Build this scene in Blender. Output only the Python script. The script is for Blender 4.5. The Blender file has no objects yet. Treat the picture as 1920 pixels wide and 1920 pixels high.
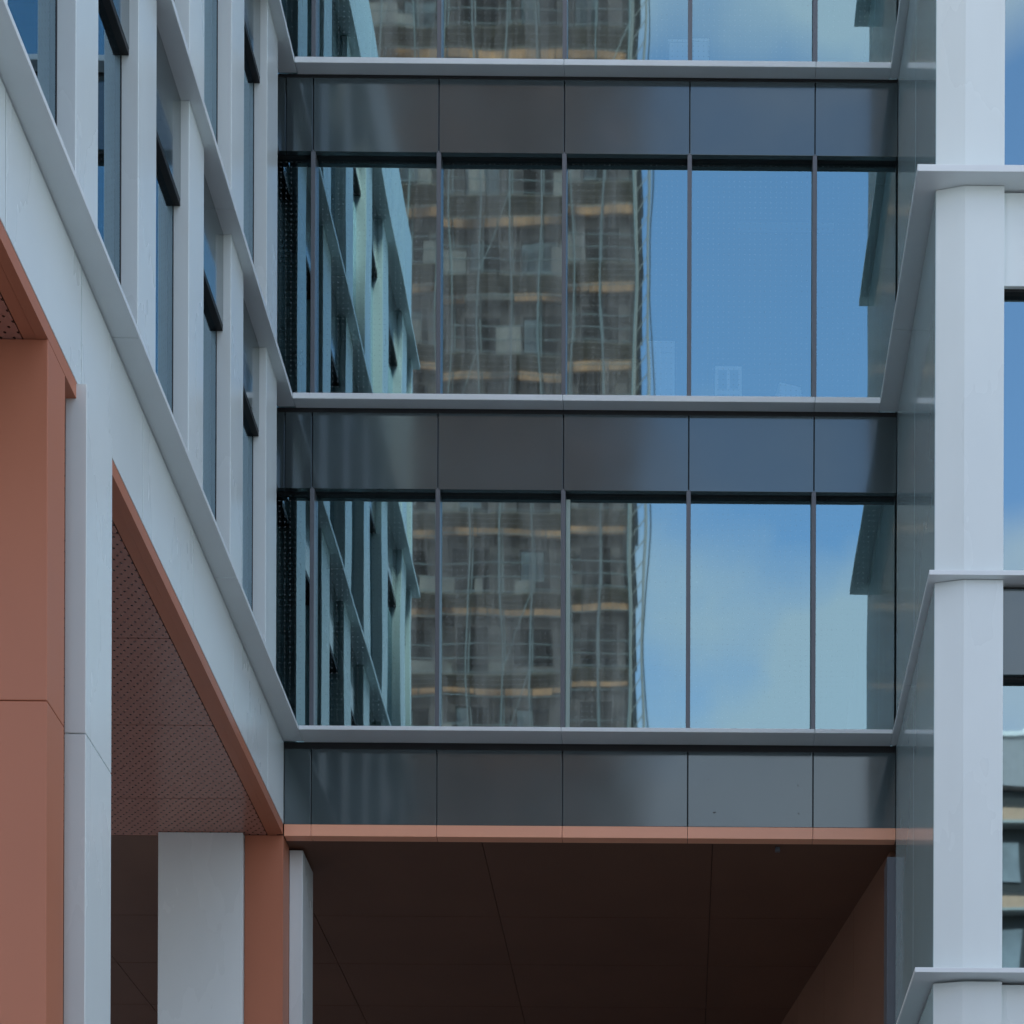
import bpy, bmesh, math, random
from mathutils import Vector, Matrix, Euler
R = math.radians
sc = bpy.context.scene
col = sc.collection
random.seed(7)

# ------------------------------------------------------------------ camera
E = 1.6                       # eye height; heights "h" below are measured from the eye
F = 3140.0; W = 1920.0        # focal length in pixels of the 1920 px photograph
VX, VY = 1273.0, 3130.0       # where lines running away from the camera meet
YAW, ROLL = 0.0066, 0.0032
cam = bpy.data.cameras.new('camera'); camo = bpy.data.objects.new('camera', cam); col.objects.link(camo)
cam.sensor_width = 36; cam.lens = F / W * 36
camo.location = (0, 0, E)
camo.rotation_euler = (Matrix.Rotation(-YAW, 3, 'Z') @ Matrix.Rotation(R(90), 3, 'X') @ Matrix.Rotation(ROLL, 3, 'Z')).to_euler()
cx = VX + F * math.tan(YAW)
cam.shift_x = (960 - cx) / W
cam.shift_y = (VY - 960) / W
cam.clip_start = 0.1; cam.clip_end = 3000
sc.camera = camo
sc.render.resolution_x = sc.render.resolution_y = 1024

# ------------------------------------------------------------------ sky and sun
SUN_EL, SUN_AZ = R(42), R(18)           # the sun stands behind the building, to the right
world = bpy.data.worlds.new("World"); sc.world = world; world.use_nodes = True
wn, wl = world.node_tree.nodes, world.node_tree.links
for n in list(wn): wn.remove(n)
wo = wn.new('ShaderNodeOutputWorld'); bg = wn.new('ShaderNodeBackground'); bg.inputs['Strength'].default_value = 0.15
sky = wn.new('ShaderNodeTexSky'); sky.sky_type = 'NISHITA'; sky.sun_disc = False
sky.sun_elevation = SUN_EL; sky.sun_rotation = SUN_AZ; sky.air_density = 1.0; sky.dust_density = 0.6; sky.ozone_density = 1.0
tc = wn.new('ShaderNodeTexCoord')
mp = wn.new('ShaderNodeMapping'); mp.inputs['Location'].default_value = (3.1, 0.4, 1.15); mp.inputs['Scale'].default_value = (1.0, 1.0, 1.5)
nz = wn.new('ShaderNodeTexNoise'); nz.inputs['Scale'].default_value = 6.5; nz.inputs['Detail'].default_value = 7; nz.inputs['Roughness'].default_value = 0.48
cr = wn.new('ShaderNodeValToRGB'); cr.color_ramp.elements[0].position = 0.45; cr.color_ramp.elements[1].position = 0.68
cr.color_ramp.elements[0].color = (0, 0, 0, 1); cr.color_ramp.elements[1].color = (0.85, 0.85, 0.85, 1)
mx = wn.new('ShaderNodeMix'); mx.data_type = 'RGBA'
mc = wn.new('ShaderNodeMapRange'); mc.inputs[1].default_value = 0.73; mc.inputs[2].default_value = 0.9; mc.inputs[3].default_value = 1.0; mc.inputs[4].default_value = 2.4
wl.new(tc.outputs['Generated'], (sz := wn.new('ShaderNodeSeparateXYZ')).inputs[0]); wl.new(sz.outputs[2], mc.inputs[0])
vm = wn.new('ShaderNodeVectorMath'); vm.operation = 'SCALE'; vm.inputs[0].default_value = (2.4, 2.42, 2.72); wl.new(mc.outputs[0], vm.inputs['Scale'])
wl.new(vm.outputs[0], mx.inputs[7])
wl.new(tc.outputs['Generated'], mp.inputs['Vector']); wl.new(mp.outputs['Vector'], nz.inputs['Vector'])
sx = wn.new('ShaderNodeSeparateXYZ'); wl.new(tc.outputs['Generated'], sx.inputs[0])
zb = wn.new('ShaderNodeFloatCurve')
cv = zb.mapping.curves[0]; cv.points[0].location = (0.0, 0.60); cv.points[1].location = (1.0, 0.5)
for p in ((0.525, 0.66), (0.58, 0.42), (0.66, 0.34), (0.712, 0.66)): cv.points.new(*p)
zb.mapping.update(); wl.new(sx.outputs[2], zb.inputs['Value'])
ad = wn.new('ShaderNodeMath'); ad.operation = 'ADD'; wl.new(nz.outputs['Fac'], ad.inputs[0]); wl.new(zb.outputs[0], ad.inputs[1])
sb = wn.new('ShaderNodeMath'); sb.operation = 'SUBTRACT'; wl.new(ad.outputs[0], sb.inputs[0]); sb.inputs[1].default_value = 0.5
wl.new(sb.outputs[0], cr.inputs['Fac']); wl.new(cr.outputs['Color'], mx.inputs[0])
wl.new(sky.outputs['Color'], mx.inputs[6]); wl.new(mx.outputs[2], bg.inputs['Color']); wl.new(bg.outputs[0], wo.inputs['Surface'])

sun = bpy.data.lights.new('sun', 'SUN'); sun.energy = 1.0; sun.angle = R(10); sun.color = (1.0, 0.95, 0.88)
suno = bpy.data.objects.new('sun', sun); col.objects.link(suno)
sd = Vector((math.sin(SUN_AZ) * math.cos(SUN_EL), math.cos(SUN_AZ) * math.cos(SUN_EL), math.sin(SUN_EL)))
suno.rotation_euler = sd.to_track_quat('Z', 'Y').to_euler(); suno.location = (0, 60, 80)
sc.view_settings.view_transform = 'Standard'; sc.view_settings.look = 'None'
sc.view_settings.exposure = 1.79; sc.view_settings.gamma = 1.0
sc.render.engine = 'CYCLES'
sc.cycles.max_bounces = 10; sc.cycles.transparent_max_bounces = 12; sc.cycles.glossy_bounces = 6
sc.cycles.caustics_reflective = False

# ------------------------------------------------------------------ materials
def mat(name, colr, rough=0.5, metal=0.0, spec=0.5, var=0.0, scale=3.0, bump=0.0, coat=0.0, rvar=0.0, streak=0.0):
    m = bpy.data.materials.new(name); m.use_nodes = True
    nt = m.node_tree; b = nt.nodes['Principled BSDF']
    b.inputs['Base Color'].default_value = (*colr, 1); b.inputs['Roughness'].default_value = rough
    b.inputs['Metallic'].default_value = metal; b.inputs['Specular IOR Level'].default_value = spec
    b.inputs['Coat Weight'].default_value = coat; b.inputs['Coat Roughness'].default_value = 0.06
    g = nt.nodes.new('ShaderNodeNewGeometry')
    if var or rvar or bump:
        n = nt.nodes.new('ShaderNodeTexNoise'); n.inputs['Scale'].default_value = scale; n.inputs['Detail'].default_value = 5
        mpp = nt.nodes.new('ShaderNodeMapping'); mpp.inputs['Scale'].default_value = (1, 1, 0.35 if streak else 1)
        nt.links.new(g.outputs['Position'], mpp.inputs['Vector']); nt.links.new(mpp.outputs['Vector'], n.inputs['Vector'])
        if var:
            h = nt.nodes.new('ShaderNodeHueSaturation'); h.inputs['Color'].default_value = (*colr, 1)
            mr = nt.nodes.new('ShaderNodeMapRange'); mr.inputs[1].default_value = 0.3; mr.inputs[2].default_value = 0.7
            mr.inputs[3].default_value = 1 - var; mr.inputs[4].default_value = 1 + var
            nt.links.new(n.outputs['Fac'], mr.inputs[0]); nt.links.new(mr.outputs[0], h.inputs['Value'])
            nt.links.new(h.outputs[0], b.inputs['Base Color'])
        if rvar:
            mr2 = nt.nodes.new('ShaderNodeMapRange'); mr2.inputs[1].default_value = 0.3; mr2.inputs[2].default_value = 0.7
            mr2.inputs[3].default_value = max(0.02, rough - rvar); mr2.inputs[4].default_value = rough + rvar
            nt.links.new(n.outputs['Fac'], mr2.inputs[0]); nt.links.new(mr2.outputs[0], b.inputs['Roughness'])
        if bump:
            n2 = nt.nodes.new('ShaderNodeTexNoise'); n2.inputs['Scale'].default_value = 1.1; n2.inputs['Detail'].default_value = 1
            nt.links.new(g.outputs['Position'], n2.inputs['Vector'])
            bp = nt.nodes.new('ShaderNodeBump'); bp.inputs['Strength'].default_value = 1.0; bp.inputs['Distance'].default_value = bump
            nt.links.new(n2.outputs['Fac'], bp.inputs['Height']); nt.links.new(bp.outputs[0], b.inputs['Normal'])
    return m

M = {}
M['white'] = mat('white_metal', (0.71, 0.80, 0.79), 0.28, var=0.045, scale=0.9, rvar=0.06, streak=1, bump=0.002)
M['ledge'] = mat('ledge_metal', (0.72, 0.79, 0.80), 0.36, var=0.04, scale=1.3, rvar=0.08)
M['copper'] = mat('copper_metal', (0.46, 0.182, 0.105), 0.42, spec=0.3, var=0.05, scale=0.8, rvar=0.05, streak=1)
M['lit_copper'] = mat('lit_copper_metal', (0.88, 0.42, 0.26), 0.35, var=0.04, scale=0.8)  # copper lightened in its colour to stand in for light on the band
M['shaded_copper'] = mat('shaded_copper_panel', (0.15, 0.075, 0.046), 0.5, var=0.08, scale=0.8)  # copper with the passage's shade put into its colour
M['jamb'] = mat('jamb_panel', (0.11, 0.125, 0.145), 0.4)
M['spandrel'] = mat('charcoal_panel', (0.041, 0.054, 0.060), 0.14, spec=1.0, var=0.08, scale=0.7, rvar=0.05, bump=0.006, coat=0.7)
M['spandrel'].node_tree.nodes['Principled BSDF'].inputs['Specular Tint'].default_value = (0.78, 1.0, 1.0, 1)
M['spandrel'].node_tree.nodes['Principled BSDF'].inputs['Coat Tint'].default_value = (0.97, 1.0, 0.98, 1)
M['grey_gloss'] = mat('grey_gloss_panel', (0.42, 0.58, 0.60), 0.16, spec=0.7, var=0.05, scale=0.8, bump=0.003, coat=0.5)
M['mullion'] = mat('anodised_mullion', (0.11, 0.125, 0.14), 0.3, spec=0.6)
M['black'] = mat('black_gasket', (0.006, 0.007, 0.008), 0.55)
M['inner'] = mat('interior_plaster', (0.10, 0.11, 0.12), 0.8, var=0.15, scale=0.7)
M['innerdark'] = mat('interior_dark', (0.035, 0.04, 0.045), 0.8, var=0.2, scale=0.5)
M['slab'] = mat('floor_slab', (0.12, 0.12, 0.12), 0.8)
M['card'] = mat('cardboard', (0.55, 0.45, 0.33), 0.8, var=0.08, scale=6)
M['plastic'] = mat('white_plastic', (0.85, 0.87, 0.88), 0.4)
M['paper'] = mat('paper', (0.8, 0.82, 0.84), 0.7)
M['board'] = mat('pale_board', (0.72, 0.78, 0.80), 0.6, var=0.05)
M['mint'] = mat('pale_green_paint', (0.36, 0.48, 0.43), 0.5)
M['ground'] = mat('paving', (0.19, 0.185, 0.18), 0.75, var=0.2, scale=1.2)
M['concrete'] = mat('raw_concrete', (0.30, 0.24, 0.21), 0.85, var=0.3, scale=0.6, streak=1)
M['brownwall'] = mat('unfinished_wall', (0.21, 0.16, 0.15), 0.85, var=0.3, scale=0.9)
M['orange'] = mat('orange_guard_board', (0.72, 0.34, 0.16), 0.7, var=0.45, scale=0.9)
M['tube'] = mat('galvanised_tube', (0.30, 0.33, 0.33), 0.5, metal=0.3)
M['timber'] = mat('scaffold_board', (0.34, 0.27, 0.19), 0.8, var=0.3, scale=2)
M['tglass'] = mat('tower_glass', (0.22, 0.26, 0.29), 0.25, spec=0.6, var=0.5, scale=0.8)
M['tdark'] = mat('dark_opening', (0.03, 0.035, 0.038), 0.7)
M['cream'] = mat('cream_panel', (0.60, 0.40, 0.27), 0.7, var=0.1)
M['greycl'] = mat('grey_cladding', (0.36, 0.36, 0.38), 0.6, var=0.08)

def math_n(nt, op, a, b=None):
    n = nt.nodes.new('ShaderNodeMath'); n.operation = op
    for i, v in enumerate((a, b)):
        if v is None: continue
        if isinstance(v, (int, float)): n.inputs[i].default_value = v
        else: nt.links.new(v, n.inputs[i])
    return n.outputs[0]

def glass_mat(name, frit=True, refl=0.34, tint=(0.59, 0.93, 0.98), trans=(0.55, 0.64, 0.66), dotk=0.13):
    m = bpy.data.materials.new(name); m.use_nodes = True; nt = m.node_tree
    for n in list(nt.nodes): nt.nodes.remove(n)
    out = nt.nodes.new('ShaderNodeOutputMaterial')
    tr = nt.nodes.new('ShaderNodeBsdfTransparent'); tr.inputs[0].default_value = (*trans, 1)
    gl = nt.nodes.new('ShaderNodeBsdfGlossy'); gl.inputs['Color'].default_value = (*tint, 1); gl.inputs['Roughness'].default_value = 0.018
    lw = nt.nodes.new('ShaderNodeLayerWeight'); lw.inputs['Blend'].default_value = 0.35
    f = math_n(nt, 'MULTIPLY', lw.outputs['Fresnel'], 0.5); f = math_n(nt, 'ADD', f, refl)
    f = math_n(nt, 'MINIMUM', f, 0.97)
    mix = nt.nodes.new('ShaderNodeMixShader'); nt.links.new(f, mix.inputs[0])
    nt.links.new(tr.outputs[0], mix.inputs[1]); nt.links.new(gl.outputs[0], mix.inputs[2])
    last = mix.outputs[0]
    if frit:
        g = nt.nodes.new('ShaderNodeNewGeometry'); s = nt.nodes.new('ShaderNodeSeparateXYZ'); nt.links.new(g.outputs['Position'], s.inputs[0])
        u = math_n(nt, 'ADD', s.outputs[0], s.outputs[1])
        P = 0.0625
        fu = math_n(nt, 'SUBTRACT', math_n(nt, 'FRACT', math_n(nt, 'DIVIDE', u, P)), 0.5)
        fv = math_n(nt, 'SUBTRACT', math_n(nt, 'FRACT', math_n(nt, 'DIVIDE', s.outputs[2], P)), 0.5)
        d = math_n(nt, 'SQRT', math_n(nt, 'ADD', math_n(nt, 'MULTIPLY', fu, fu), math_n(nt, 'MULTIPLY', fv, fv)))
        k = math_n(nt, 'MULTIPLY', math_n(nt, 'LESS_THAN', d, 0.15), dotk)
        df = nt.nodes.new('ShaderNodeBsdfDiffuse'); df.inputs[0].default_value = (0.62, 0.74, 0.80, 1)
        m2 = nt.nodes.new('ShaderNodeMixShader'); nt.links.new(k, m2.inputs[0]); nt.links.new(last, m2.inputs[1]); nt.links.new(df.outputs[0], m2.inputs[2])
        last = m2.outputs[0]
    nt.links.new(last, out.inputs['Surface'])
    return m
M['glass'] = glass_mat('dotted_solar_glass')
M['wglass'] = glass_mat('wing_glass', refl=0.33, dotk=0.08, tint=(0.66, 0.88, 1.0))
M['clear'] = glass_mat('plain_solar_glass', frit=False, tint=(0.64, 0.90, 0.96), refl=0.36)

def perforated():
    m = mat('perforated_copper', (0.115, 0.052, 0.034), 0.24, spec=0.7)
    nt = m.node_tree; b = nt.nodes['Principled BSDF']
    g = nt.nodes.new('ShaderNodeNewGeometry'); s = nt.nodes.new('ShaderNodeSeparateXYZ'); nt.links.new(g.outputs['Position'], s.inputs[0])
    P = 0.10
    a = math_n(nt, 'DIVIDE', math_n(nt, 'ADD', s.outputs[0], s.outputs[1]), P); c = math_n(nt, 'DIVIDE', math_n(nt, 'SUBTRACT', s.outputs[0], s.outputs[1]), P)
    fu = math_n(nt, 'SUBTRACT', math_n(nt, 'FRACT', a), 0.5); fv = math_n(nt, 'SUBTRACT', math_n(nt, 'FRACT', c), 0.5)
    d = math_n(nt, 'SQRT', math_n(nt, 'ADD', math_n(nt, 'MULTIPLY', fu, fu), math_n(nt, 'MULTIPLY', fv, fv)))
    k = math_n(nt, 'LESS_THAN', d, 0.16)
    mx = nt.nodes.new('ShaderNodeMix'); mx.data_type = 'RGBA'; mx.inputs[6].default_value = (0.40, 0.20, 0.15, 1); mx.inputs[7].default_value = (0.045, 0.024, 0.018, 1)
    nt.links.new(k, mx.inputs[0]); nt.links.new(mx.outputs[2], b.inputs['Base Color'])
    return m
M['perf'] = perforated()

# ------------------------------------------------------------------ helpers
def tag(o, label=None, cat=None, group=None, kind=None):
    if label: o['label'] = label
    if cat: o['category'] = cat
    if group: o['group'] = group
    if kind: o['kind'] = kind
    return o

def empty(name, loc, label, cat, group=None):
    o = bpy.data.objects.new(name, None); o.location = loc; col.objects.link(o); o.empty_display_size = 0.3
    return tag(o, label, cat, group)

class MB:
    """collects boxes, prisms and tubes in world coordinates, links them as one mesh object"""
    def __init__(s): s.bm = bmesh.new()
    def box(s, x0, x1, y0, y1, z0, z1, bev=0.0):
        vs = [s.bm.verts.new(p) for p in ((x0,y0,z0),(x1,y0,z0),(x1,y1,z0),(x0,y1,z0),(x0,y0,z1),(x1,y0,z1),(x1,y1,z1),(x0,y1,z1))]
        fs = [s.bm.faces.new([vs[i] for i in f]) for f in ((0,3,2,1),(4,5,6,7),(0,1,5,4),(1,2,6,5),(2,3,7,6),(3,0,4,7))]
        if bev:
            es = set(e for f in fs for e in f.edges)
            bmesh.ops.bevel(s.bm, geom=list(es), offset=bev, segments=2, affect='EDGES', profile=0.5)
        return s
    def prism(s, pts, z0, z1, bev=0.0):
        n = len(pts); lo = [s.bm.verts.new((x, y, z0)) for x, y in pts]; hi = [s.bm.verts.new((x, y, z1)) for x, y in pts]
        fs = [s.bm.faces.new(lo[::-1]), s.bm.faces.new(hi)]
        for i in range(n): fs.append(s.bm.faces.new((lo[i], lo[(i+1) % n], hi[(i+1) % n], hi[i])))
        if bev:
            es = set(e for f in fs for e in f.edges)
            bmesh.ops.bevel(s.bm, geom=list(es), offset=bev, segments=2, affect='EDGES', profile=0.5)
        return s
    def tube(s, a, b, r, n=6):
        a, b = Vector(a), Vector(b); d = (b - a); L = d.length; q = d.to_track_quat('Z', 'Y').to_matrix().to_4x4()
        bmesh.ops.create_cone(s.bm, cap_ends=True, segments=n, radius1=r, radius2=r, depth=L, matrix=Matrix.Translation((a + b) / 2) @ q)
        return s
    def build(s, name, m, parent=None, smooth=False, origin=None):
        bmesh.ops.recalc_face_normals(s.bm, faces=s.bm.faces)
        me = bpy.data.meshes.new(name)
        o = bpy.data.objects.new(name, me); col.objects.link(o)
        off = Vector((0, 0, 0))
        if parent is not None:
            o.parent = parent; p = parent
            while p is not None: off = off + p.location; p = p.parent
        if origin is None and len(s.bm.verts):
            c = Vector((0, 0, 0)); lo = Vector((1e9,)*3); hi = Vector((-1e9,)*3)
            for v in s.bm.verts:
                for i in range(3): lo[i] = min(lo[i], v.co[i]); hi[i] = max(hi[i], v.co[i])
            origin = Vector(((lo[0]+hi[0])/2, (lo[1]+hi[1])/2, lo[2]))
        origin = Vector(origin)
        o.location = origin - off
        for v in s.bm.verts: v.co -= origin
        s.bm.to_mesh(me); s.bm.free()
        me.materials.append(m)
        for p in me.polygons: p.use_smooth = smooth
        return o

def Z(h): return h + E

def pane(name, m, parent, axis, u0, u1, w, z0, z1, bow=0.0009, seed=0, tilt=(0, 0)):
    """a slightly bowed, slightly wavy sheet of glass 12 mm thick; axis 'y': the sheet faces -Y at y=w; axis 'x': it faces +X at x=w"""
    rnd = random.Random(seed); nu, nv = 14, 30
    ph = [rnd.uniform(0, 6.28) for _ in range(6)]; bw = bow * rnd.uniform(-1.0, 1.25)
    def off(a, b):
        x, y = a * 2 - 1, b * 2 - 1
        k = bw * (1 - x*x) * (1 - y*y)
        k += bow * 0.22 * math.sin(2.2*x*3 + ph[0]) * math.cos(1.7*y*2 + ph[1]) + bow * 0.12 * math.sin(9*y + ph[2] + 2*x) + bow*0.10*math.sin(7*x+ph[3])
        return k + tilt[0] * (a - .5) * (u1 - u0) + tilt[1] * (b - .5) * (z1 - z0)
    mb = MB(); bm = mb.bm
    def P(u, d, z): return (u, w - d, z) if axis == 'y' else (w + d, u, z)
    fr = [[bm.verts.new(P(u0 + (u1-u0)*i/nu, off(i/nu, j/nv), z0 + (z1-z0)*j/nv)) for j in range(nv+1)] for i in range(nu+1)]
    for i in range(nu):
        for j in range(nv):
            bm.faces.new((fr[i][j], fr[i+1][j], fr[i+1][j+1], fr[i][j+1]))
    o = mb.build(name, m, parent, smooth=True)
    # faces must look outward
    me = o.data; n = me.polygons[0].normal
    if (axis == 'y' and n.y > 0) or (axis == 'x' and n.x < 0): me.flip_normals()
    return o

# ------------------------------------------------------------------ dimensions read off the photograph
D = 20.0                                  # distance to the glazed link
XL = -4.745                               # face of the left wing
XR = 2.56                                 # side wall of the right wing
H_BAND0, H_BAND1 = 9.92, 10.064           # copper band
L = {3: (11.05, 11.10), 2: (15.04, 15.11), 1: (19.02, 19.09), 0: (23.0, 23.07)}   # underside, top of each ledge
HEAD = {3: 14.07, 2: 18.09, 1: 22.1}      # underside of the charcoal panels above each window row
ROOF = 25.2
MULL = [-4.42 + 1.497 * i for i in range(5)]   # mullion centres

# ------------------------------------------------------------------ ground
g = MB(); bm = g.bm
vs = [bm.verts.new(p) for p in ((-400, -400, 0), (400, -400, 0), (400, 400, 0), (-400, 400, 0))]; bm.faces.new(vs)
tag(g.build('ground', M['ground'], origin=(0, 0, 0)), kind='structure')

# ================================================================== the glazed link
link = empty('glazed_link', (-1.1, D, 0), 'glass fronted link block over a dark passage, between two white metal clad wings', 'building')
GY = D + 0.11                             # glass plane, recessed behind the charcoal panels
xe = [-4.90] + MULL + [XR]
for lv, hd in HEAD.items():
    top_l, = (L[lv-1][0],) ; sill = L[lv][1]
    for i in range(6):
        a, b = xe[i], xe[i+1]
        a2 = a + (0.025 if i > 0 else 0); b2 = b - (0.025 if i < 5 else 0.0)
        rr = random.Random(lv*10 + i)
        pane('window_pane', M['glass'], link, 'y', a2, b2, GY, Z(sill - 0.02), Z(hd + 0.05), bow=0.00055, seed=lv*10+i, tilt=(rr.uniform(-.0022, .0022), rr.uniform(-.002, .002)))
    for xm in MULL:
        MB().box(xm-0.026, xm+0.026, D+0.003, GY+0.06, Z(sill-0.01), Z(hd+0.02), bev=0.003).build('mullion', M['mullion'], link)
def spandrel_row(h0, h1):
    ex = [-4.9, XL + 0.0] + MULL + [XR]
    for i in range(len(ex)-1):
        MB().box(ex[i]+0.006, ex[i+1]-0.006, D, D+0.06, Z(h0), Z(h1 - 0.004), bev=0.003).build('spandrel_panel', M['spandrel'], link)
    MB().box(-4.9, XR-0.002, D+0.064, D+0.10, Z(h0+0.004), Z(h1-0.006)).build('backing_sheet', M['black'], link)
    MB().box(-4.9, XR-0.002, D+0.064, GY+0.10, Z(h0-0.0), Z(h0+0.0035)).build('head_closer', M['black'], link)
spandrel_row(10.064, 11.05 - 0.085); spandrel_row(HEAD[3], L[2][0] - 0.06); spandrel_row(HEAD[2], L[1][0] - 0.05); spandrel_row(HEAD[1], L[0][0] - 0.035)
PROJ_B = {3: 0.255, 2: 0.134, 1: 0.134, 0: 0.134}       # how far ledges project from the link
PROJ_L = {3: 0.23, 2: 0.12, 1: 0.13, 0: 0.13}           # from the left wing
PROJ_R = {3: 0.07, 2: 0.215, 1: 0.10, 0: 0.2}           # from the right wing's side wall
for lv in (3, 2, 1, 0):
    u, t = L[lv]; p = PROJ_B[lv]
    xs = [XL + PROJ_L[lv] + 0.001, MULL[2], MULL[4], XR - PROJ_R[lv] - 0.001]
    mb = MB()
    for a, b in zip(xs[:-1], xs[1:]): mb.box(a + 0.0025, b - 0.0025, D - p, D + 0.10, Z(u), Z(t), bev=0.006)
    mb.build('ledge', M['ledge'], link)
    MB().box(-4.9, XR-0.003, D+0.012, D+0.06, Z(u-{3: 0.084, 2: 0.059, 1: 0.049, 0: 0.034}[lv]), Z(u-0.002)).build('gap_shade', M['black'], link)  # black strip: real gap, made taller to paint in the ledge's dark reflection
# copper band and soffit
ex = [XL+0.004] + MULL + [XR]
for a, b in zip(ex[:-1], ex[1:]):
    MB().box(a+0.0025, b-0.0025, D-0.008, D+0.12, Z(H_BAND0), Z(H_BAND1-0.006), bev=0.003).build('copper_band', M['lit_copper'], link)
sj = [XL-0.088, -2.40, 0.373, 3.14]
sy = [D+0.13] + [D*1.107 + 1.5*k for k in range(9)]
for a, b in zip(sj[:-1], sj[1:]):
    for c, d in zip(sy[:-1], sy[1:]):
        MB().box(a+0.004, b-0.004, c+0.004, d-0.004, Z(H_BAND0+0.012), Z(H_BAND0+0.04)).build('soffit_panel', M['shaded_copper'], link)
MB().box(XL-0.089, 3.14, D+0.122, 33.09, Z(H_BAND0+0.05), Z(H_BAND0+0.09)).build('soffit_backing', M['black'], link)
MB().box(1.13, 1.19, D+0.20, D+0.26, Z(H_BAND0-0.035), Z(H_BAND0+0.011), bev=0.006).build('soffit_sensor', M['mullion'], link)
for (x_, y_, w_) in ((1335, 1462, .010), (1345, 1524, .030), (1503, 1472, .014), (1504, 1525, .016), (1430, 1527, .006), (1232, 1502, .008)):
    xx, hh = (x_ - 1286) / 157.0, (3130 - y_) / 157.0
    MB().box(xx, xx + w_, D-0.0015, D+0.003, Z(hh), Z(hh + 0.007 + w_*.15)).build('fixing_mark', M['black'], link)
# inside the link: slabs, core wall, end walls
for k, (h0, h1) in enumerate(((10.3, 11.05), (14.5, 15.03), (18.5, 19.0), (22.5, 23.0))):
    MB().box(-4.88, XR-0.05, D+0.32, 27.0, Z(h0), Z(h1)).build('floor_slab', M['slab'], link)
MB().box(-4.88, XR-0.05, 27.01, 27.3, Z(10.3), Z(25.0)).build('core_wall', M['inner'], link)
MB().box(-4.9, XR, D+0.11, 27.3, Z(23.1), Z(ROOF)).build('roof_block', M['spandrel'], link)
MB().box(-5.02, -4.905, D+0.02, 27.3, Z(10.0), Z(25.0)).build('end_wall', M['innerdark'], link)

# ================================================================== the left wing
wing = empty('office_wing', (-9, 15, 0), 'long white metal clad wing with slim upright fins over a copper lined undercroft', 'building')
NY0 = 10.6
XG, XS = XL - 0.15, XL - 0.08             # glass plane, spandrel plane
fins = [(11.28, 11.78)] + [(13.1 + 1.5*k, 13.6 + 1.5*k) for k in range(5)]
LV = {3: (L[3][1], L[2][0]), 2: (L[2][1], L[1][0]), 1: (L[1][1], L[0][0])}
for lv, (a, b) in LV.items():
    for (y0, y1) in fins:
        MB().box(XL - 0.30, XL, y0, y1, Z(a + 0.001), Z(b - 0.001), bev=0.006).build('fin', M['white'], wing)
    MB().box(XL - 0.30, XL, NY0, NY0 + 0.10, Z(a + 0.001), Z(b - 0.001), bev=0.006).build('fin', M['white'], wing)
    ys = [(NY0 + 0.10, 11.28)] + [(f[1], g2[0]) for f, g2 in zip(fins[:-1], fins[1:])] + [(fins[-1][1], D)]
    for i, (y0, y1) in enumerate(ys):
        rr = random.Random(lv*30+i)
        pane('window_pane', M['wglass'], wing, 'x', y0+0.008, y1-0.008, XG, Z(a - 0.01), Z(HEAD[lv] + 0.06), bow=0.0004, seed=100+lv*10+i, tilt=(rr.uniform(-.001, .001), 0))
        MB().box(XG-0.05, XG+0.004, y1-0.02, y1-0.001, Z(a), Z(HEAD[lv]+0.05)).build('window_jamb', M['black'], wing)
        MB().box(XS-0.03, XS, y0+0.004, y1-0.004, Z(HEAD[lv]+0.004), Z(b-0.004), bev=0.002).build('spandrel_panel', M['spandrel'], wing)
        MB().box(XG-0.08, XS-0.003, y0+0.004, y1-0.004, Z(HEAD[lv]-0.05), Z(HEAD[lv]+0.002)).build('window_head', M['black'], wing)
for lv in (3, 2, 1, 0):
    u, t = L[lv]; p = PROJ_L[lv]
    js = [NY0 - p] + {3: [13.95, 17.0], 2: [14.2, 17.3], 1: [14.2, 17.3], 0: [14.2, 17.3]}[lv] + [D]
    mb = MB()
    for a, b in zip(js[:-1], js[1:]): mb.box(XL - 0.28, XL + p, a + 0.0025, b - 0.0025 if b < D else b, Z(u), Z(t), bev=0.006)
    mb.build('ledge', M['ledge'], wing)
# white fascia, panel by panel, and the copper strip below it
fj = [NY0] + [745/1010*D - 1.5*2, 745/1125*D, 745/1010*D, 745/915*D, 745/840*D, 745/775*D, D]
fj = sorted(set(round(v, 3) for v in fj))
for a, b in zip(fj[:-1], fj[1:]):
    MB().box(XL-0.05, XL, a+0.006, b-0.006, Z(H_BAND1), Z(L[3][0]-0.012), bev=0.003).build('fascia_panel', M['white'], wing)
MB().box(XL-0.08, XL-0.053, NY0+0.02, D-0.01, Z(H_BAND1), Z(L[3][0]-0.004)).build('fascia_backing', M['black'], wing)
MB().box(XL-0.09, XL-0.004, NY0, D-0.012, Z(H_BAND0+0.012), Z(H_BAND1-0.004), bev=0.002).build('copper_strip', M['copper'], wing)
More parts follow.
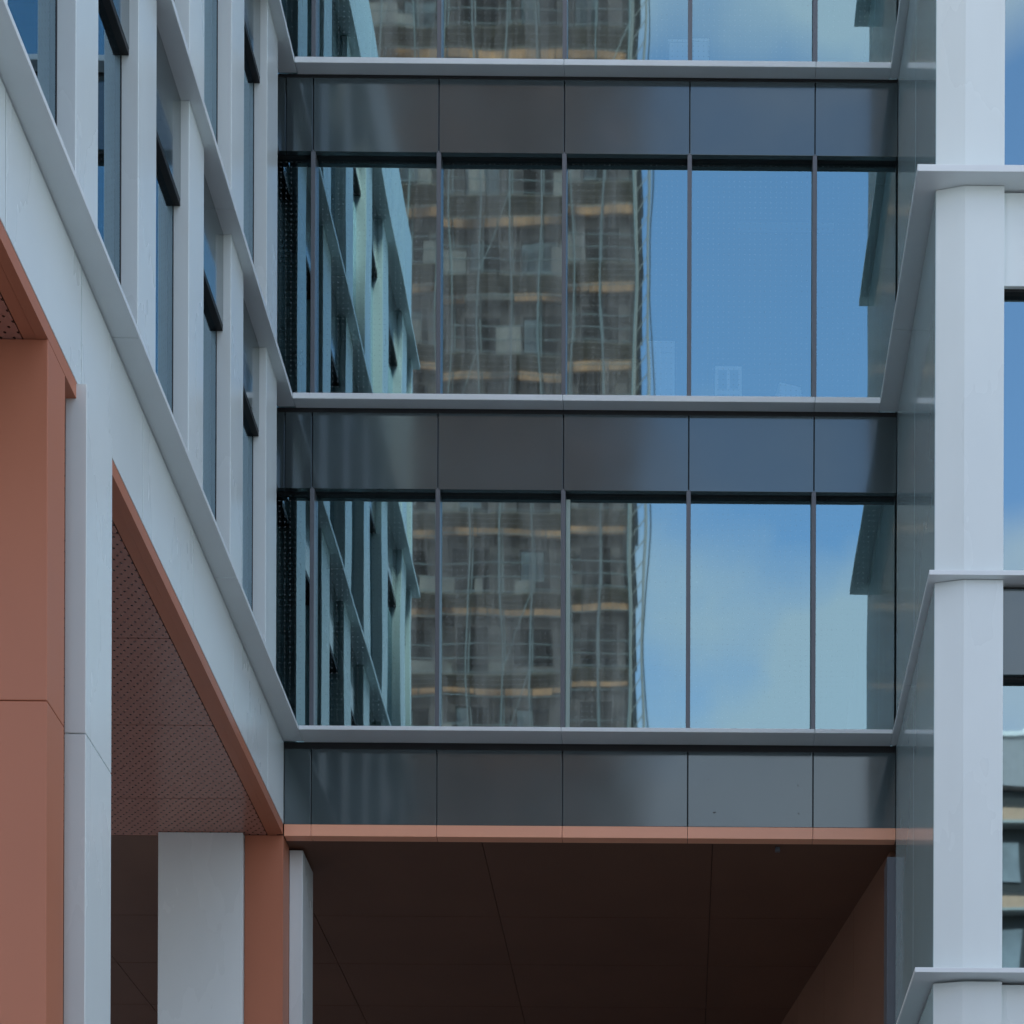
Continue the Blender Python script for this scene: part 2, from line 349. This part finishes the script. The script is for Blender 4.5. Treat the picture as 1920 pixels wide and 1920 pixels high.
# soffit: plain border, then perforated panels
py_end = D+0.035
MB().box(XL-0.19, XL-0.092, NY0, py_end, Z(H_BAND0+0.016), Z(H_BAND0+0.05)).build('soffit_border', M['copper'], wing)
py = [NY0] + [D*0.810 - 1.49*k for k in (3, 2, 1)] + [D*0.810 + 1.49*k for k in range(3)] + [D+0.04] + [D*0.810 + 1.49*k for k in range(4, 12)]
pxs = [-13.5, -10.7, -7.95, XL-0.195]
for a, b in zip(pxs[:-1], pxs[1:]):
    for c, d in zip(py[:-1], py[1:]):
        if b > -5 and c > D: b = XL - 0.092
        MB().box(a+0.005, b-0.005, c+0.005, d-0.005, Z(H_BAND0+0.016), Z(H_BAND0+0.045)).build('soffit_panel', M['perf'] if c < D else M['shaded_copper'], wing)
MB().box(-13.5, XL-0.09, NY0+0.03, 33, Z(H_BAND0+0.055), Z(H_BAND0+0.09)).build('soffit_backing', M['black'], wing)
# volume, slabs, parapet
MB().box(-13.5, -8.0, NY0+0.3, 33, Z(10.05), Z(ROOF-0.1)).build('core_wall', M['inner'], wing)
for (h0, h1) in ((10.06, 11.0), (14.5, 15.03), (18.5, 19.0), (22.5, 23.0)):
    MB().box(-7.99, XG-0.30, NY0+0.3, D+0.25, Z(h0), Z(h1)).build('floor_slab', M['slab'], wing)
MB().box(-13.5, XL-0.31, NY0, NY0+0.12, Z(10.07), Z(23.0)).build('end_wall', M['white'], wing)
MB().box(-13.5, XL-0.02, NY0+0.0, D-0.0, Z(L[0][1]+0.001), Z(ROOF)).build('parapet', M['white'], wing)

# copper pier under the wing, white pier and copper pier at the back

p1 = MB().box(-7.8, XL-0.004, 0.6276*D, 0.6276*D+0.352, 0, Z(7.224), bev=0.006)
p1.box(-7.8, XL-0.004, 0.6276*D, 0.6276*D+0.352, Z(7.230), Z(H_BAND0+0.010), bev=0.006)
tag(p1.build('copper_pier', M['copper']), 'broad copper clad pier beside the tall white blade column, at the left edge', 'pier')
def hgt(y, z): return (3130 - y) / 3140.0 * z
pz = hgt(1322, 0.6276*D)
# ------------------------------------------------------------------ blade columns
def column(x0, x1, y0, y1, top, joint, label):
    c = MB().box(x0, x1, y0, y1, 0, Z(joint)-0.004, bev=0.006)
    c.box(x0, x1, y0, y1, Z(joint)+0.004, Z(top), bev=0.006)
    o = c.build('blade_column', M['white'])
    tag(o, label, 'column', 'white blade columns at the undercroft edge')
    s = MB().box(x0+0.02, x1-0.02, y0+0.02, y1-0.02, Z(joint)-0.05, Z(joint)+0.05)
    s.build('joint_core', M['black'], o)
    return o
column(-759/157, -732.6/157, 0.657*D, 0.6866*D, 10.05, hgt(1383, 0.657*D), 'tall white blade column with a fine joint, standing proud of the white fascia')
column(-4.748, -4.586, 20.31, 20.88, H_BAND0-0.015, 5.2, 'short looking white blade column at the left end of the glazed link, under its soffit')
MB_ = MB().box(-6.22, -5.215, D-0.06, D+0.9, 0, Z(H_BAND0+0.010), bev=0.006)
tag(MB_.build('white_pier', M['white']), 'broad white pier in the shaded undercroft, beside a copper pier', 'pier')
MB_ = MB().box(-5.21, XL-0.004, D+0.0, D+0.305, 0, Z(H_BAND0+0.010), bev=0.005)
MB_.box(-5.21, -4.76, D+0.306, D+0.95, 0, Z(H_BAND0+0.008))
tag(MB_.build('copper_pier', M['copper']), 'narrow copper pier at the inner corner, right beside the broad white pier', 'pier')

# ================================================================== the right wing
rw = empty('corner_wing', (6, 22, 0), 'projecting white and grey metal clad wing with glossy side panels and thin ledges', 'building')
YF = 0.85*D
YC = 0.847*D
YM = 0.924*D
lev = [0.0, 3.1, 7.0, 11.05, 15.04, 19.02, 23.0]
ROWS = [(-E, 6.98), (7.05, 11.05), (11.10, 15.04), (15.11, 19.02), (19.09, 23.0)]
for (h0, h1) in ROWS:
    for (y0, y1) in ((YF+0.004, YM), (YM, D)):
        MB().box(XR, XR+0.05, y0+0.004, y1-0.004, Z(h0), Z(h1-0.012), bev=0.003).build('side_panel', M['grey_gloss'], rw)
    MB().box(XR+0.053, XR+0.08, YF+0.03, D-0.01, Z(h0), Z(h1-0.01)).build('panel_backing', M['tube'], rw)
def col_prism(x0, x1, x2, h0, h1):
    return MB().prism([(x0, YF), (x1, YC), (x2, YC), (x2, YF+0.2), (x0, YF+0.2)], Z(h0), Z(h1), bev=0.004)
for (h0, h1) in ROWS:
    for k, dx in enumerate((0, 1.56, 3.12)):
        if k == 0: col_prism(XR+0.004, 2.85, 3.25, h0, h1-0.004).build('corner_column', M['white'], rw)
        else: MB().box(2.85+dx, 3.25+dx, YC, YF+0.2, Z(h0), Z(h1-0.004), bev=0.004).build('column', M['white'], rw)
YG = YF + 0.10
for k, (a, b) in enumerate(((3.25, 4.41), (4.81, 5.97))):
    for i, (s0, hd, top, mt) in enumerate(((7.05, 10.12, 11.04, 'spandrel'), (11.10, 14.07, 15.03, 'white'), (15.11, 18.1, 19.01, 'spandrel'), (19.09, 22.1, 22.99, 'white'), (-E, 6.05, 6.98, 'white'))):
        pane('window_pane', M['clear'], rw, 'y', a+0.004, b-0.004, YG, Z(s0), Z(hd+0.04), bow=0.0006, seed=300+i*5+k)
        MB().box(a+0.003, b-0.003, YF, YF+0.04, Z(hd+0.0), Z(top-0.012 if mt == 'white' else top-0.05), bev=0.003).build('spandrel_panel', M[mt], rw)
        MB().box(a+0.003, b-0.003, YF+0.043, YG+0.04, Z(hd-0.02), Z(hd+0.02)).build('window_head', M['black'], rw)
        MB().box(a+0.003, b-0.003, YF+0.045, YF+0.07, Z(hd+0.03), Z(top-0.004)).build('panel_backing', M['black'], rw)
ledges_r = {7.0: (0.215, 0.22, 0.05), 11.05: (0.07, 0.125, 0.05), 15.04: (0.215, 0.215, 0.07), 19.02: (0.10, 0.14, 0.07), 23.0: (0.2, 0.2, 0.07)}
for h, (pr, pf, th) in ledges_r.items():
    mb = MB()
    mb.prism([(XR-pr, YF-pf), (6.4, YF-pf), (6.4, YF+0.1), (XR+0.03, YF+0.1), (XR+0.03, YM+0.3), (XR-pr, YM+0.3)], Z(h), Z(h+th), bev=0.004)
    mb.box(XR-pr, XR+0.03, YM+0.305, D + (0.0 if h > 8 else 0.3), Z(h), Z(h+th), bev=0.004)
    mb.build('ledge', M['ledge'], rw)
for (h0, h1) in ((6.2, 6.99), (10.3, 11.04), (14.5, 15.03), (18.5, 19.0), (22.5, 23.0)):
    MB().box(XR+0.1, 12, YG+0.25, 27, Z(h0), Z(h1)).build('floor_slab', M['slab'], rw)
MB().box(XR+0.1, 12, YG+5, YG+5.2, 0, Z(ROOF-.1)).build('core_wall', M['inner'], rw)
MB().box(XR+0.09, XR+0.2, YF+0.25, 27, 0, Z(ROOF-.1)).build('partition_wall', M['inner'], rw)
MB().box(6.4, 14, YF+0.0, 34, 0, Z(ROOF)).build('wing_wall', M['white'], rw)
MB().box(XR+0.004, 6.39, YF+0.003, 27, Z(L[0][1]+0.001), Z(ROOF)).build('parapet', M['white'], rw)
MB().box(XR+0.09, 14, 27.31, 34, 0, Z(ROOF-0.05)).build('rear_wall', M['inner'], rw)

# passage: grey jamb and splayed copper wall on the right
MB().box(2.46, XR+0.01, D+0.004, D+0.30, 0, Z(H_BAND0-0.20), bev=0.004).build('passage_jamb', M['jamb'], rw)
pts = [2.53 - 0.183*(y - 20.3) for y in (20.30, 21.84, 23.27, 24.75, 26.25, 27.75, 29.3)]
ysw = [20.30, 21.84, 23.27, 24.75, 26.25, 27.75, 29.3]
mb_list = []
for i in range(6):
    y0, y1 = ysw[i]+0.004, ysw[i+1]-0.004; x0, x1 = pts[i]-0.0007, pts[i+1]+0.0007
    MB().prism([(x0, y0), (x1, y1), (x1+0.4, y1), (x0+0.4, y0)], 0, Z(H_BAND0+0.008)).build('passage_wall_panel', M['shaded_copper'], rw)
bw = MB().box(-13.5, 3.1, 33.1, 33.4, 0, Z(H_BAND0+0.2))
tag(bw.build('passage_end_wall', M['inner']), 'plain dark wall closing the passage far behind the undercroft', 'wall')

# ------------------------------------------------------------------ things standing inside the link's windows
def box_item(name, mt, x0, x1, y0, y1, z0, z1, label, cat, bev=0.01):
    return tag(MB().box(x0, x1, y0, y1, z0, z1, bev=bev).build(name, M[mt]), label, cat)
def xa(x, z): return (x - 1280) * z / 3140.0
f2 = Z(15.11) ; f1 = Z(19.09)
zz = 20.55
o = box_item('cardboard_box', 'card', xa(1124, zz), xa(1196, zz), zz, zz+0.5, f2, Z(hgt(673, zz)), 'brown cardboard box behind the middle window row, in front of the tower reflection', 'box')
MB().box(xa(1124, zz)-0.004, xa(1196, zz)+0.004, zz+0.2, zz+0.26, Z(hgt(673, zz))-0.1, Z(hgt(673, zz))+0.003).build('tape', M['paper'], o)
o = box_item('leaning_board', 'board', xa(1214, zz), xa(1264, zz), zz+0.1, zz+0.16, f2, Z(hgt(627, zz)), 'tall pale board standing behind the glass beside the cardboard box', 'board', 0.006)
MB().box(xa(1240, zz), xa(1262, zz), zz+0.085, zz+0.099, Z(hgt(650, zz)), Z(hgt(634, zz))).build('notice', M['paper'], o)
# crate with two openings
cr_x0, cr_x1, ct = xa(1340, zz), xa(1390, zz), Z(hgt(686, zz))
mbx = MB(); w_ = (cr_x1-cr_x0)
mbx.box(cr_x0, cr_x1, zz, zz+0.3, f2, f2+0.05); mbx.box(cr_x0, cr_x1, zz, zz+0.3, ct-0.05, ct); mbx.box(cr_x0+0.001, cr_x1-0.001, zz+0.27, zz+0.299, f2+0.051, ct-0.051)
for t in (0.0, 0.44, 0.88): mbx.box(cr_x0 + w_*t, cr_x0 + w_*(t+0.12), zz+0.002, zz+0.26, f2+0.051, ct-0.051)
mbx.box(cr_x0+0.002, cr_x1-0.002, zz+0.004, zz+0.25, (f2+ct)/2+0.1, (f2+ct)/2+0.15)
tag(mbx.build('open_crate', M['plastic']), 'white plastic crate with open grid sides on the sill of the blue middle pane', 'crate')
mbx = MB()
for k in range(5):
    mbx.prism([(xa(1449, zz)+0.02*k, zz), (xa(1510, zz)-0.015*k, zz+0.02*k), (xa(1508, zz), zz+0.32), (xa(1452, zz), zz+0.30)], f2+0.14*k, f2+0.14*(k+1)-0.004, bev=0.004)
tag(mbx.build('stack_of_papers', M['paper']), 'uneven pale stack of folders right of the white crate', 'papers')
o = box_item('storage_box', 'plastic', xa(1252, zz), xa(1288, zz), zz, zz+0.3, f1, Z(hgt(80, zz)), 'pale storage box behind the top window row, left of the mullion', 'box')
MB().box(xa(1250, zz), xa(1290, zz), zz-0.01, zz+0.31, Z(hgt(80, zz))-0.001, Z(hgt(80, zz))+0.03).build('lid', M['plastic'], o)
o = box_item('storage_box', 'plastic', xa(1297, zz), xa(1325, zz), zz, zz+0.3, f1, Z(hgt(78, zz)), 'pale storage box behind the top window row, right of the mullion', 'box')
MB().box(xa(1295, zz), xa(1327, zz), zz-0.01, zz+0.31, Z(hgt(78, zz))-0.001, Z(hgt(78, zz))+0.03).build('lid', M['plastic'], o)
zi = 20.3
zi = D + 0.085
cb = MB().box(MULL[2]+0.028, MULL[2]+0.078, zi, zi+0.018, Z(11.104), Z(14.02), bev=0.003)
tag(cb.build('edge_strip', M['mint']), 'narrow pale green upright strip fixed beside a mullion in the lower window row', 'strip')
zl = 21.4
lt = MB().box(xa(1380, zl), xa(1562, zl), zl, zl+0.12, Z(hgt(418, zl)), Z(hgt(412, zl)))
lt.tube((xa(1400, zl), zl+0.06, Z(hgt(412, zl))), (xa(1400, zl), zl+0.06, Z(18.5)+0.02), 0.008).tube((xa(1540, zl), zl+0.06, Z(hgt(412, zl))), (xa(1540, zl), zl+0.06, Z(18.5)+0.02), 0.008)
tag(lt.build('ceiling_light', M['plastic']), 'long unlit strip light hanging in the room behind the clear blue middle pane', 'ceiling light')

# ================================================================== tower under construction, seen mirrored in the glass
TY = -24.0; TX0, TX1 = -16.0, -2.05; FH = 3.0; NFL = 26
tw = empty('tower_block', ((TX0+TX1)/2, TY-7, 0), 'unfinished grey brown tower block with orange edge boards, mirrored in the glass', 'building')
mb = MB()
for k in range(NFL+1): mb.box(TX0, TX1, TY-14, TY+0.25, 0.05+k*FH, 0.33+k*FH)
mb.build('floor_slab', M['concrete'], tw)
rr = random.Random(3)
bays = [TX0 + 0.2 + (TX1-TX0-0.4)*i/6 for i in range(7)]
mb = MB(); dk = MB()
for k in range(NFL):
    z0 = 0.33 + k*FH; z1 = 0.05 + (k+1)*FH
    for i in range(6):
        a, b = bays[i], bays[i+1]
        wl_, wr = a + 0.45 + rr.uniform(-.1, .15), b - 0.45 + rr.uniform(-.15, .1)
        mb.box(a, wl_, TY-0.25, TY, z0, z1); mb.box(wr, b, TY-0.25, TY, z0, z1)
        mb.box(wl_+.001, wr-.001, TY-0.25, TY, z1-0.45, z1)
        if rr.random() < .6: mb.box(wl_+.001, wr-.001, TY-0.25, TY, z0, z0+0.8)
        if 9 < k < 25 and rr.random() < 0.5:
            q = rr.uniform(0.3, 0.95); m_ = wl_ + (wr-wl_)*q
            zb = z0 + 0.9 + rr.uniform(0, .4)
            f = MB().box(wl_+0.05, max(m_, wl_+.4), TY-0.12, TY-0.08, zb, z1-0.5).build('window', M['tglass'], tw)
            MB().box(wl_+0.03, max(m_, wl_+.4)+.02, TY-0.075, TY-0.05, zb-.05, zb).box(max(m_, wl_+.4)-.02, max(m_, wl_+.4)+.03, TY-0.075, TY-0.05, zb+.001, z1-0.5).build('window_frame', M['tube'], f)
mb.build('wall', M['brownwall'], tw)
MB().box(TX0+.1, TX1-.1, TY-13.9, TY-3, 0.4, NFL*FH).build('core', M['tdark'], tw)
og = MB()
for k in range(1, NFL+1):
    z0 = k*FH + 0.34
    x = TX0
    while x < TX1 - .3:
        w_ = rr.uniform(1.6, 3.6); x2 = min(TX1, x + w_)
        if rr.random() < 0.86: og.box(x, x2-0.05, TY+0.26+rr.uniform(0, .03), TY+0.31, z0-0.42 + rr.uniform(-.06, .06), z0 + 0.22 + rr.uniform(-.04, .05))
        x = x2
og.build('edge_board', M['orange'], tw)
sf = empty('scaffolding', ((TX0+TX1)/2, TY+1.2, 0), 'galvanised tube scaffolding with plank decks in front of the mirrored tower', 'scaffolding')
mb = MB()
x = TX0
xs_ = [TX0 + 0.1 + i*1.155 for i in range(12)] + [TX1+0.05]
for x in xs_:
    for y in (TY+0.6, TY+1.6): mb.tube((x, y, 0), (x, y, NFL*FH+1), 0.03)
mb.build('standard', M['tube'], sf)
mb = MB()
for k in range(1, NFL*1+1):
    for dz in (0, 0.5, 1.0, 2.1):
        mb.tube((TX0, TY+1.6, k*FH+dz), (TX1, TY+1.6, k*FH+dz), 0.02)
    for i in range(12):
        if rr.random() < 0.12: mb.tube((xs_[i], TY+1.62, k*FH), (xs_[i+1], TY+1.62, (k+1)*FH), 0.02)
mb.build('ledger_tube', M['tube'], sf)
mb = MB()
for k in range(1, NFL+1):
    for j in range(3): mb.box(TX0, TX1, TY+0.70+j*.29, TY+0.96+j*.29, k*FH-0.08, k*FH-0.03)
mb.build('plank_deck', M['timber'], sf)
net = bpy.data.materials.new('debris_net'); net.use_nodes = True; nt = net.node_tree
for n in list(nt.nodes): nt.nodes.remove(n)
no = nt.nodes.new('ShaderNodeOutputMaterial'); nd = nt.nodes.new('ShaderNodeBsdfDiffuse'); nd.inputs[0].default_value = (0.30, 0.235, 0.235, 1)
ntr = nt.nodes.new('ShaderNodeBsdfTransparent'); nm = nt.nodes.new('ShaderNodeMixShader'); nno = nt.nodes.new('ShaderNodeTexNoise'); nno.inputs['Scale'].default_value = 1.0; nno.inputs['Detail'].default_value = 6
nmr = nt.nodes.new('ShaderNodeMapRange'); nmr.inputs[1].default_value = .35; nmr.inputs[2].default_value = .65; nmr.inputs[3].default_value = 0.12; nmr.inputs[4].default_value = 0.5
ng = nt.nodes.new('ShaderNodeNewGeometry'); nmp = nt.nodes.new('ShaderNodeMapping'); nmp.inputs['Scale'].default_value = (2.6, 1, 0.22); nt.links.new(ng.outputs['Position'], nmp.inputs['Vector']); nt.links.new(nmp.outputs['Vector'], nno.inputs['Vector']); nt.links.new(nno.outputs['Fac'], nmr.inputs[0]); nt.links.new(nmr.outputs[0], nm.inputs[0])
nt.links.new(ntr.outputs[0], nm.inputs[1]); nt.links.new(nd.outputs[0], nm.inputs[2]); nt.links.new(nm.outputs[0], no.inputs[0])
mb = MB(); n_ = 90; prev = None
for i in range(n_+1):
    xx = TX0 + (TX1-TX0)*i/n_; yy = TY+1.75+0.06*math.sin(i*0.9)+0.03*math.sin(i*2.3)
    a = mb.bm.verts.new((xx, yy, 12)); b = mb.bm.verts.new((xx, yy, NFL*FH))
    if prev: mb.bm.faces.new((prev[0], a, b, prev[1]))
    prev = (a, b)
mb.build('debris_net', net, sf)
# clutter on the decks: pallets, hanging sheets and tool boxes of the site
mb = MB()
for k in range(9, NFL):
    for q in range(3):
        xx = rr.uniform(TX0+.3, TX1-1.6); w_ = rr.uniform(.3, 1.5); hh = rr.uniform(.25, 1.3)
        mb.box(xx, xx+w_, TY+0.75+rr.uniform(0, .3), TY+1.2+rr.uniform(0, .2), k*FH-0.025, k*FH+hh)
mb.build('stored_material', mat('site_material', (0.34, 0.28, 0.25), 0.8, var=0.6, scale=0.35), sf)
# hoist mast with lattice at the tower's free corner
hm = empty('hoist_mast', (TX1+0.3, TY+0.6, 0), 'pale lattice hoist mast with loose cables up the free corner of the mirrored tower', 'hoist')
mb = MB()
for (dx, dy) in ((0.0, 0), (.5, 0), (0.0, .5), (.5, .5)): mb.tube((TX1+.1+dx, TY+.5+dy, 0), (TX1+.1+dx, TY+.5+dy, NFL*FH+3), 0.05)
for k in range(int(NFL*FH/0.75)):
    z0 = k*0.75; mb.tube((TX1+.1, TY+1.0, z0), (TX1+.6, TY+1.0, z0+.75), 0.022); mb.tube((TX1+.6, TY+1.0, z0), (TX1+.6, TY+.5, z0+.75), 0.022)
mb.build('mast', mat('mast_paint', (0.33, 0.30, 0.28), 0.6), hm)
mb = MB(); px, py_, pz_ = TX1+0.74, TY+.9, 0
for k in range(1, 60):
    nx = TX1 + 0.74 + 0.05*math.sin(k*0.6) + rr.uniform(-.03, .03); mb.tube((px, py_, pz_), (nx, py_, k*1.4), 0.025); px, pz_ = nx, k*1.4
mb.build('cable', M['tdark'], hm)

# second block, mirrored in the right wing's lower window
rb = empty('mid_rise_block', (17, -28, 0), 'mid rise block with cream bands and a grey parapet, mirrored in the right lower window', 'building')
zvir = 2*YG + 24
def hv(y): return (3130-y)/3140.0*zvir
top = hv(1375)
MB().box(9.8, 24, -34, -24.3, 0, Z(hv(1475))).build('wall', M['tdark'], rb)
MB().box(9.7, 24.1, -34, -24.0, Z(hv(1470)), Z(top)).build('parapet', M['greycl'], rb)
MB().box(9.65, 24.15, -34, -23.9, Z(top), Z(top)+0.15).build('coping', M['plastic'], rb)
MB().box(10.1, 12.0, -30, -26, Z(top)+.15, Z(hv(1310))).box(12.3, 14.5, -30, -26, Z(top)+.15, Z(hv(1300))).build('plant_box', M['plastic'], rb)
for y in (1525, 1690, 1850, 2000, 2150, 2300, 2450, 2600):
    MB().box(9.75, 24, -24.29, -24.0, Z(hv(y+12)), Z(hv(y-12))).build('cream_band', M['cream'], rb)
    MB().box(9.75, 24, -24.25, -23.8, Z(hv(y+20)), Z(hv(y+15))).build('rail', M['tube'], rb)
    for j in range(6): MB().box(10.3+j*2.2, 11.8+j*2.2, -24.29, -24.22, Z(hv(y+120)), Z(hv(y+45))).build('window', M['tglass'], rb)

# three unseen blocks added behind the camera to cut light from the low sky
def unseen_street_block(x0, x1, y, h, nfl, label):
    b = empty('unseen_street_block', ((x0+x1)/2, y-8, 0), label, 'building')
    MB().box(x0, x1, y-16, y, 0, h).build('wall', M['greycl'], b)
    MB().box(x0-.1, x1+.1, y-16.1, y+.1, h+.001, h+.35).build('parapet', M['greycl'], b)
    fh = h/nfl
    for k in range(nfl):
        n = int((x1-x0)/3.4)
        wbm = MB()
        for i in range(n):
            a = x0 + (x1-x0)*(i+.5)/n
            wbm.box(a-1.0, a+1.0, y-.05, y+.03, k*fh+1.0, (k+1)*fh-.6)
        wbm.build('window_band', M['tglass'], b)
unseen_street_block(-52, -17, -27, 16, 4, 'long unseen four storey block added to cut low sky light, left of the tower')
unseen_street_block(-1.0, 9.0, -30, 15, 4, 'narrow unseen block added to cut low sky light, between tower and mid rise')
unseen_street_block(25, 60, -27, 17, 4, 'long unseen block added to cut low sky light, right of the mid rise')
